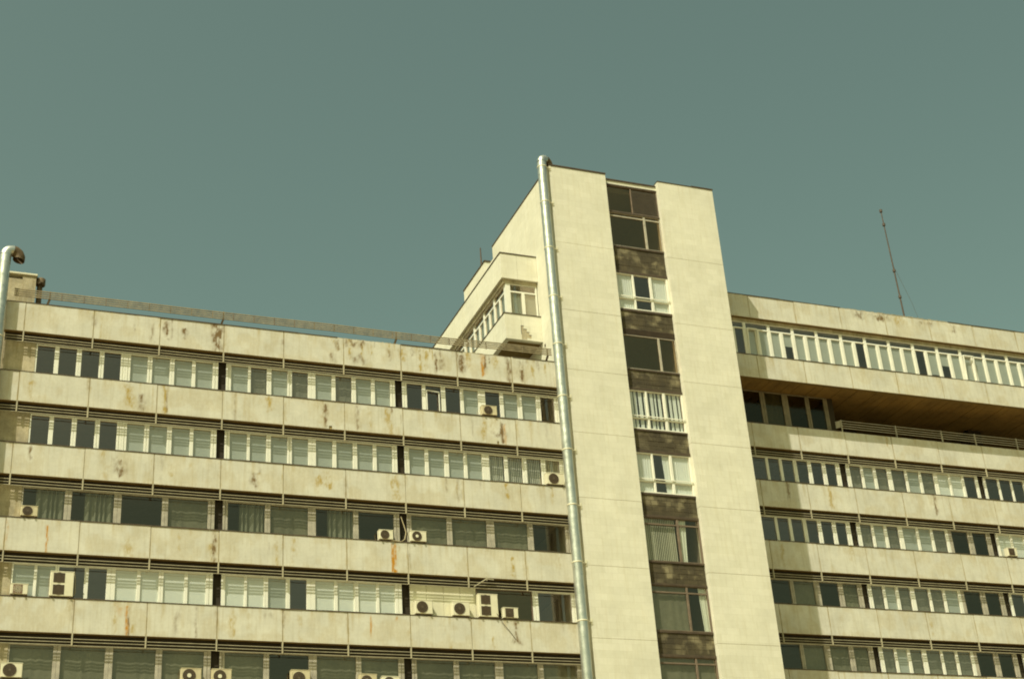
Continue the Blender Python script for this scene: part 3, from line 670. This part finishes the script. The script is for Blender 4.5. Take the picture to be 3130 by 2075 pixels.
for k in range(len(mull)-1):
    a, b = mull[k], mull[k+1]; zt, zb = 4.80, Zb[1][0]-.03; tr = 4.42; c0 = (a+b)/2
    c = MB()
    for x_, h in ((a, .085), (b, .085)):
        s_ = 1 if x_ == a else -1; c.bev(min(x_+.003*s_, x_+h*s_), max(x_+.003*s_, x_+h*s_), YW-.05, YW+.04, zb, zt, .008)
    c.bev(c0-.09, c0+.09, YW-.048, YW+.04, zb, tr-.035, .008)
    c.box(a+.08, b-.08, YW-.045, YW+.035, tr-.04, tr+.04); c.box(a+.08, b-.08, YW-.045, YW+.035, zb, zb+.08); c.box(a+.08, b-.08, YW-.04, YW+.035, zt-.03, zt)
    for u, v in ((a+.085, c0-.09), (c0+.09, b-.085)):
        c.box(u, u+.035, YW-.03, YW+.03, zb+.08, tr-.04); c.box(v-.035, v, YW-.03, YW+.03, zb+.08, tr-.04)
    w = c.build('window', 'white', RW)
    g_ = MB()
    for u, v, p, q in ((a+.08, c0-.08, zb, tr), (c0+.08, b-.08, zb, tr), (a+.08, b-.08, tr, zt)): g_.add([(u, YW, p), (v, YW, p), (v, YW, q), (u, YW, q)], [(0, 1, 2, 3)])
    g_.build('glass', 'glass', w, flip=False)
    bl = MB()
    for n_, (u, v) in enumerate(((a+.1, c0-.08), (c0+.08, b-.1))):
        s = stt[k][n_]
        if s == 'p': bl.box(u, v, YW+.035, YW+.04, zb, tr)
        if s == 'H': bl.box(u, v, YW+.035, YW+.04, zb+.95, tr)
        if s == 'l': bl.box(u, v, YW+.035, YW+.04, zb+.3, tr)
    if bl.v: bl.build('blind', 'blind', w)
    if k in (2, 11):                                   # tilted-open casement
        o_ = MB(); u, v = ((a+.1, c0-.06) if k == 2 else (a+.1, c0-.06))
        for p, q in (((u, YW-.05, zb+.06), (u, YW-.16, tr-.04)), ((v, YW-.05, zb+.06), (v, YW-.16, tr-.04)), ((u, YW-.16, tr-.04), (v, YW-.16, tr-.04)), ((u, YW-.05, zb+.06), (v, YW-.05, zb+.06))): o_.bar(p, q, .06)
        o_.build('casement', 'white', w)
# soffit of boards, body, roof, rooms
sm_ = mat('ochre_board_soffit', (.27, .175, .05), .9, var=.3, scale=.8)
c = MB(); x = 34.7
while x < 62:
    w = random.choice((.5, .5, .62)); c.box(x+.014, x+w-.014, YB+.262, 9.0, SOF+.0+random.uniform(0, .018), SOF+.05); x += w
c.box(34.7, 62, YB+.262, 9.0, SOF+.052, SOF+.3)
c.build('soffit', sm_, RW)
c = MB(); c.box(34.7, 62, YB+.262, 14, 5.3, 6.36); c.build('roof', 'roof', RW)
c = MB()
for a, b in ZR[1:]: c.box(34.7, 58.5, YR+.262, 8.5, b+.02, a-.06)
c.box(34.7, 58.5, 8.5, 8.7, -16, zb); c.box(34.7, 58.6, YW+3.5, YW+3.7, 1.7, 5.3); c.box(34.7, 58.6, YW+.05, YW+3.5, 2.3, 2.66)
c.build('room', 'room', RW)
c = MB(); c.box(34.7, 62, 8.82, 14, -Z0, 5.29); c.box(34.7, 62, YR, 8.8, -Z0, -15.62); c.box(58.72, 62, YB+.01, 14, 1.4, 6.3); c.box(58.62, 62, YR+.01, 8.5, -15.6, -.8)
c.build('wall', 'cream', RW)

# top storey, the corner that comes out left of the tower
BX, BE = 23.1, TL-.004; LB = [(6.95, 5.50), (3.42, 1.98)]
BD = 16.0
for i, (a, b) in enumerate(LB):
    c = MB()
    xs_ = [BX, 24.0, BE]
    for u, v in zip(xs_[:-1], xs_[1:]): c.box(u+.006, v-.006, YB, YB+.25, b, a)
    ys_ = np.arange(YB+.01, BD, 2.9).tolist()+[BD]
    for u, v in zip(ys_[:-1], ys_[1:]): c.box(BX, BX+.25, u+.256 if u < 2 else u+.006, v-.006, b, a)
    c.k = 1; c.box(BX+.02, BE, YB+.02, BD-.02, b+.01, a-.06 if i else a-.3)
    if i:                                         # patch where the facing has come off, in steps
        c.k = 2
        for u, v, p, q in ((23.98, 24.10, 2.02, 2.78), (24.10, 24.26, 2.02, 2.60), (24.26, 24.38, 2.12, 2.44), (24.38, 24.5, 2.12, 2.28)): c.box(u, v, YB-.004, YB+.1, p, q)
        c.k = 3
        for u, v, z in ((23.97, 24.12, 2.79), (24.1, 24.28, 2.61), (24.26, 24.4, 2.45), (24.38, 24.52, 2.29)): c.box(u, v, YB-.012, YB+.1, z-.02, z+.012)
        c.box(23.965, 23.985, YB-.012, YB+.05, 2.3, 2.8)
    c.build('spandrel_band', ['tower', 'soffit', 'weathered', 'flash'], RW)
    c = MB(); c.box(BX-.03, BE, YB-.03, YB+.3, a+.002, a+.06 if i == 0 else a+.04); c.box(BX-.03, BX+.3, YB+.302, BD, a+.003, a+.06 if i == 0 else a+.04); c.build('flashing', 'flash', RW)
zt, zb = 5.27, 3.42-.02; tr = 4.83; yf = YB+.2; xf = BX+.28
c = MB(); c.box(BX+.12, BE, YB+.14, BD, 5.27, 5.49); c.build('lintel', 'weathered', RW)
def boxwin(axis, a, b, dark=False, corner=False):
    c = MB(); g_ = MB(); bl = MB(); mid = (a+b)/2
    def bx(mb_, u, v, d0, d1, p, q):
        if axis == 0: mb_.box(u, v, yf+d0, yf+d1, p, q)
        else: mb_.box(xf+d0, xf+d1, u, v, p, q)
    bx(c, a+.003, a+.09, -.05, .05, zb, zt); bx(c, b-.09, b-.003, -.05, .05, zb, zt)
    bx(c, mid-.08, mid+.08, -.048, .048, zb, tr-.04); bx(c, a+.09, b-.09, -.045, .045, tr-.04, tr+.04); bx(c, a+.09, b-.09, -.045, .045, zb, zb+.07); bx(c, a+.09, b-.09, -.045, .045, zt-.03, zt)
    w = c.build('window', 'white', RW)
    bx(g_, a+.08, b-.08, 0, .006, zb, zt); g_.build('glass', 'glass', w)
    bx(bl, a+.08, mid-.03, .07, .08, zb, tr); bx(bl, mid+.03, b-.08, .07, .08, zb, tr); bl.build('blind', 'blind', w)
boxwin(0, xf+.12, BE-.04)
c = MB(); c.box(xf-.05, xf+.117, yf-.05, yf+.12, zb, zt); c.build('corner_post', 'white', RW)
y_ = yf+.125
while y_ < BD-1.6: boxwin(1, y_, y_+1.55); y_ += 1.55
c = MB(); c.box(BX+.6, BE, YB+.8, YB+.85, 3.4, 5.3); c.box(BX+.9, BX+.95, YB+.86, BD, 3.4, 5.3); c.build('room', 'room', RW)

# ------------------------------------------------------------------ flue pipes
def flue(x, y, ztop, zbot, seams, direction, label, rr=.24):
    root = empty('flue_pipe', (x, y, zbot+Z0), label, 'pipe', 'galvanised flue pipes')
    c = MB(); zz = [ztop]+[z for z in seams if z < ztop]+[zbot]
    for a, b in zip(zz[:-1], zz[1:]):
        n = max(2, int((a-b)/.35)); pa = [(x+.004*math.sin(k*1.9), y, a-(a-b)*k/n) for k in range(n+1)]
        c.tube(pa, [rr*(1+.008*math.sin(k*2.3+a)) for k in range(n+1)], 32, False)
    c.build('shaft', 'galv', root)
    for z in zz[1:-1]:
        s = MB(); s.tube([(x, y, z-.035), (x, y, z-.015), (x, y, z+.015), (x, y, z+.035)], [rr+.006, rr+.02, rr+.02, rr+.006], 32, False)
        if direction[2]: s.bar((x+.18, y-.12, z), (TL+.06, TY-.015, z-.005), .035); s.box(TL-.01, TL+.10, TY-.022, TY-.002, z-.12, z+.16)
        s.build('clamp', 'ac', root)
    R = .30; d = Vector((direction[0], direction[1], 0)).normalized(); c = MB()
    A = [(Vector((x, y, ztop))+d*(R-R*math.cos(t))+Vector((0, 0, R*math.sin(t)))) for t in np.linspace(0, math.radians(95), 7)]
    c.tube(A, rr+.004, 32, False); c.build('elbow', 'galv', root)
    B = [(Vector((x, y, ztop))+d*(R-R*math.cos(t))+Vector((0, 0, R*math.sin(t)))) for t in np.linspace(math.radians(92), math.radians(200), 8)]
    c = MB(); c.tube(B, [rr+.01+.008*(k % 2) for k in range(8)], 32, False)
    c.tube([B[-1]-(B[-1]-B[-2])*.1, B[-2]+(B[-1]-B[-2])*.9], rr-.01, 32, True)
    c.build('outlet', 'rust', root)
    return root
seamR = [10.86, 8.70, 5.95, 3.15, .49, -2.34, -5.12, -7.9, -10.68, -13.42, -16.2, -19, -21.8, -24.6, -27.4, -30.2, -33]
flue(24.73, -1.0, 11.16, -Z0, seamR, (.85, .5, 1), 'tall silver flue pipe with hooked top running up the left corner of the tower')
flue(-1.13, -.3, 2.12, -Z0, [-1.9, -4.7, -7.5, -10.3, -13.1, -15.9, -18.7, -21.5, -24.3, -27.1, -29.9, -32.7], (1, .25, 0), 'silver flue pipe with a brown hooked outlet at the left edge beside the roof railing')

# ------------------------------------------------------------------ masts
def mast(x, y, z0, z1, r, collars, label, lean=0., wires=False):
    root = empty('mast', (x, y, z0+Z0), label, 'antenna mast')
    c = MB(); c.tube([(x, y, z0), (x+lean*.5, y, (z0+z1)/2), (x+lean, y, z1)], [r*1.25, r, r*.7], 10); c.build('pole', 'mast', root)
    for t in collars:
        s = MB(); zc = z0+(z1-z0)*t; s.tube([(x+lean*t, y, zc-.08), (x+lean*t, y, zc+.08)], r*2.1, 10); s.build('collar', 'mast', root)
    if wires:
        for k, (tt, dx) in enumerate(((.62, .35), (.52, .5), (.44, .55))):
            s = MB(); zc = z0+(z1-z0)*tt; s.tube([(x+lean*tt+.2, y+.4, zc), (x+lean*tt+.2+dx, y+.4, zc-.05-.04*k)], .014, 6); s.build('antenna_rod', 'mast', root)
mast(49.22, 3.2, 6.36, 14.85, .042, (.985, .87, .49, .28), 'tall thin brown mast rising from the roof of the right-hand block', -.12)
mast(25.45, 10.2, 10.95, 12.6, .05, (.02,), 'short dark rod on the rear roof step left of the tower')


guy = MB(); guy.tube([(49.14, 3.2, 11.0), (50.2, 3.5, 8.7), (51.0, 3.8, 6.38)], .007, 5)
tag(guy.build('guy_wire', 'acguard'), 'faint thin wire bracing the brown mast on the right-hand roof', 'wire')

# ------------------------------------------------------------------ air conditioners
def ac_unit(x0, x1, z0, z1, label, kind='fan', y=None, hub=False, base=.0, yf0=-.06):
    y0 = yf0; y1 = y0+.30; w = x1-x0; h = z1-z0
    root = empty('air_conditioner', ((x0+x1)/2, (y0+y1)/2, z0+Z0), label, 'air conditioner', 'air conditioner units on the ledges')
    c = MB(); c.bev(x0, x1, y0, y1, z0+.04, z1, .018)
    c.box(x0-.008, x1+.008, y0-.008, y1+.008, z1-.005, z1+.02)                       # lid
    if kind != 'double': c.box(x0+w*.70, x0+w*.705+.004, y0-.003, y0+.02, z0+.06, z1-.03)
    rr = random.Random(int(x0*131)); c.build('casing', rr.choice(('ac', 'acold', 'ac')), root)
    if x0 > 1 and z0 > -15:
        p = MB(); xs2 = x1-.03; ye = y1+.08
        p.tube([(xs2-.02, y1-.1, z0+.16), (x1+.05, y1-.12, z0+.15), (x1+.09, y1-.05, z0+.3), (x1+.08, ye, z0+h*.9), (x1+.02, ye+.04, z0+h*1.15)], .018, 8)
        p.build('hose', rr.choice(('cable', 'acguard', 'rail')), root)
    for fx in (x0+.08, x1-.14):
        f = MB(); f.box(fx, fx+.06, y0-.02, y1+.05, z0-.01, z0+.038); f.build('foot', 'rust', root)
    def fan(cx, cz, r, sq=False):
        g = MB(); g.k = 0
        if sq: g.box(cx-r, cx+r, y0-.006, y0+.01, cz-r, cz+r)
        else:
            g.disc(cx, y0-.005, cz, 0, r); g.k = 1
            a = [(cx+(r+.005)*math.cos(q), y0-.008, cz+(r+.005)*math.sin(q)) for q in np.linspace(0, 2*math.pi, 25)]
            g.tube(a, .010, 6, False)
        g.k = 1
        for k in range(1, 4):
            q = [(cx+r*k/4*math.cos(t), y0-.016, cz+r*k/4*math.sin(t)) for t in np.linspace(0, 2*math.pi, 21)]; g.tube(q, .0045, 4, False)
        for k in range(6):
            t = k*math.pi/6; g.bar((cx-r*math.cos(t), y0-.017, cz-r*math.sin(t)), (cx+r*math.cos(t), y0-.017, cz+r*math.sin(t)), .008)
        g.k = 2; g.disc(cx, y0-.024, cz, 0, r*(.34 if hub else .16), 16)
        g.build('fan_grille', ['acdark' if kind != 'pale' else 'bronzegrille', 'acguard' if kind != 'pale' else 'ac', 'ac' if hub else 'acguard'], root)
    if kind == 'double':
        r = min(w*.30, h*.2); cx = x0+w*.37
        for cz in (z0+h*.29, z0+h*.76):
            g = MB(); g.box(cx-r*1.05, cx+r*1.05, y0-.005, y0+.01, cz-h*.19, cz+h*.19); g.k = 1
            for k in range(9): zz_ = cz-h*.18+h*.36*k/8; g.bar((cx-r*1.05, y0-.012, zz_), (cx+r*1.05, y0-.012, zz_), .006)
            q = [(cx+r*math.cos(t), y0-.01, cz+r*math.sin(t)) for t in np.linspace(0, 2*math.pi, 25)]; g.tube(q, .008, 5, False)
            g.build('fan_grille', ['acdark', 'acguard'], root)
    elif kind in ('square', 'pale'): fan(x0+w*.42, (z0+z1)/2+.02, min(w*.30, h*.40), True)
    else: fan(x0+w*.40, (z0+z1)/2+.02, min(w*.31, h*.41))
    return root
zl = [ZL[i][0]+.045 for i in range(6)]
ac_unit(20.93, 21.68, zl[1], zl[1]+.50, 'white air conditioner alone on the first ledge below the roof band')
ac_unit(23.97, 24.87, zl[2], zl[2]+.60, 'white air conditioner on the second ledge, tucked against the tall flue pipe')
ac_unit(.46, 1.13, zl[3], zl[3]+.46, 'small air conditioner at the left end of the third ledge before dim curtains')
ac_unit(15.67, 16.32, zl[3], zl[3]+.47, 'white air conditioner just left of a dark recess, above the orange rust streak')
ac_unit(17.12, 17.87, zl[3], zl[3]+.52, 'air conditioner with pale hub just right of the dark recess, third ledge', hub=True)
ac_unit(.33, 1.0, zl[4], zl[4]+.46, 'faded air conditioner with a brownish square grille left of the tall two-fan unit', 'pale')
ac_unit(1.83, 2.75, zl[4], zl[4]+1.06, 'tall two-fan air conditioner at the left end of the fourth ledge', 'double')
ac_unit(17.22, 18.02, zl[4], zl[4]+.64, 'white air conditioner in front of the sealed panels, nearest the dark recess')
ac_unit(18.95, 19.75, zl[4], zl[4]+.66, 'white air conditioner in the middle of the sealed panels left of the tall unit')
ac_unit(20.18, 21.10, zl[4], zl[4]+1.08, 'tall two-fan air conditioner beside the dark window on the fourth ledge', 'double')
ac_unit(21.32, 22.05, zl[4], zl[4]+.50, 'small air conditioner with a pale square grille above a brown drip stain', 'square')
ac_unit(.25, 1.05, zl[5], zl[5]+.60, 'air conditioner cut by the bottom edge at the far left of the photo')
ac_unit(7.18, 8.0, zl[5], zl[5]+.62, 'white-hubbed air conditioner at the bottom edge left of the dark recess', hub=True)
ac_unit(8.43, 9.23, zl[5], zl[5]+.63, 'white-hubbed air conditioner at the bottom edge in front of the dark recess', hub=True)
ac_unit(11.71, 12.52, zl[5], zl[5]+.70, 'air conditioner at the bottom edge, higher than its neighbours, midway between two recesses')
ac_unit(14.65, 15.40, zl[5], zl[5]+.63, 'air conditioner at the bottom edge left of the lowest partly seen unit', hub=True)
ac_unit(15.63, 16.41, zl[5], zl[5]+.56, 'air conditioner of which only the lid shows at the bottom edge')
ac_unit(52.45, 53.1, ZR[2][0]+.045, ZR[2][0]+.55, 'small air conditioner on the ledge of the right-hand block near the photo edge', 'square', yf0=YR-.06)

# ------------------------------------------------------------------ loose bits on the facade
def tag_build(mb, name, mt, label, cat): return tag(mb.build(name, mt), label, cat)
c = MB(); c.tube([(16.75, .12, -8.6), (16.86, .08, -9.0), (16.95, .06, -9.35), (16.88, .04, -9.7), (16.7, 0, -9.84), (16.35, -.03, -9.83), (16.2, -.04, -9.86)], .022, 8)
tag_build(c, 'cable', 'cable', 'pale looping cable hanging in the dark recess beside the air conditioner', 'cable')
c = MB(); c.bar((20.0, -.06, -11.76), (20.62, -.10, -11.36), .045); c.bar((20.6, -.10, -11.37), (20.95, -.10, -11.40), .04); c.bar((20.62, -.1, -11.28), (20.62, -.1, -11.46), .035)
tag_build(c, 'bracket', 'rail', 'bent pale metal bracket sticking out of the sunshade rails above the sealed panels', 'bracket')
c = MB(); c.tube([(21.0, -.09, -12.95), (21.3, -.05, -13.4), (21.62, -.03, -13.75), (21.88, -.02, -14.1)], .011, 6)
tag_build(c, 'wire', 'acguard', 'thin dark wire hanging diagonally across the cream band below the air conditioners', 'wire')
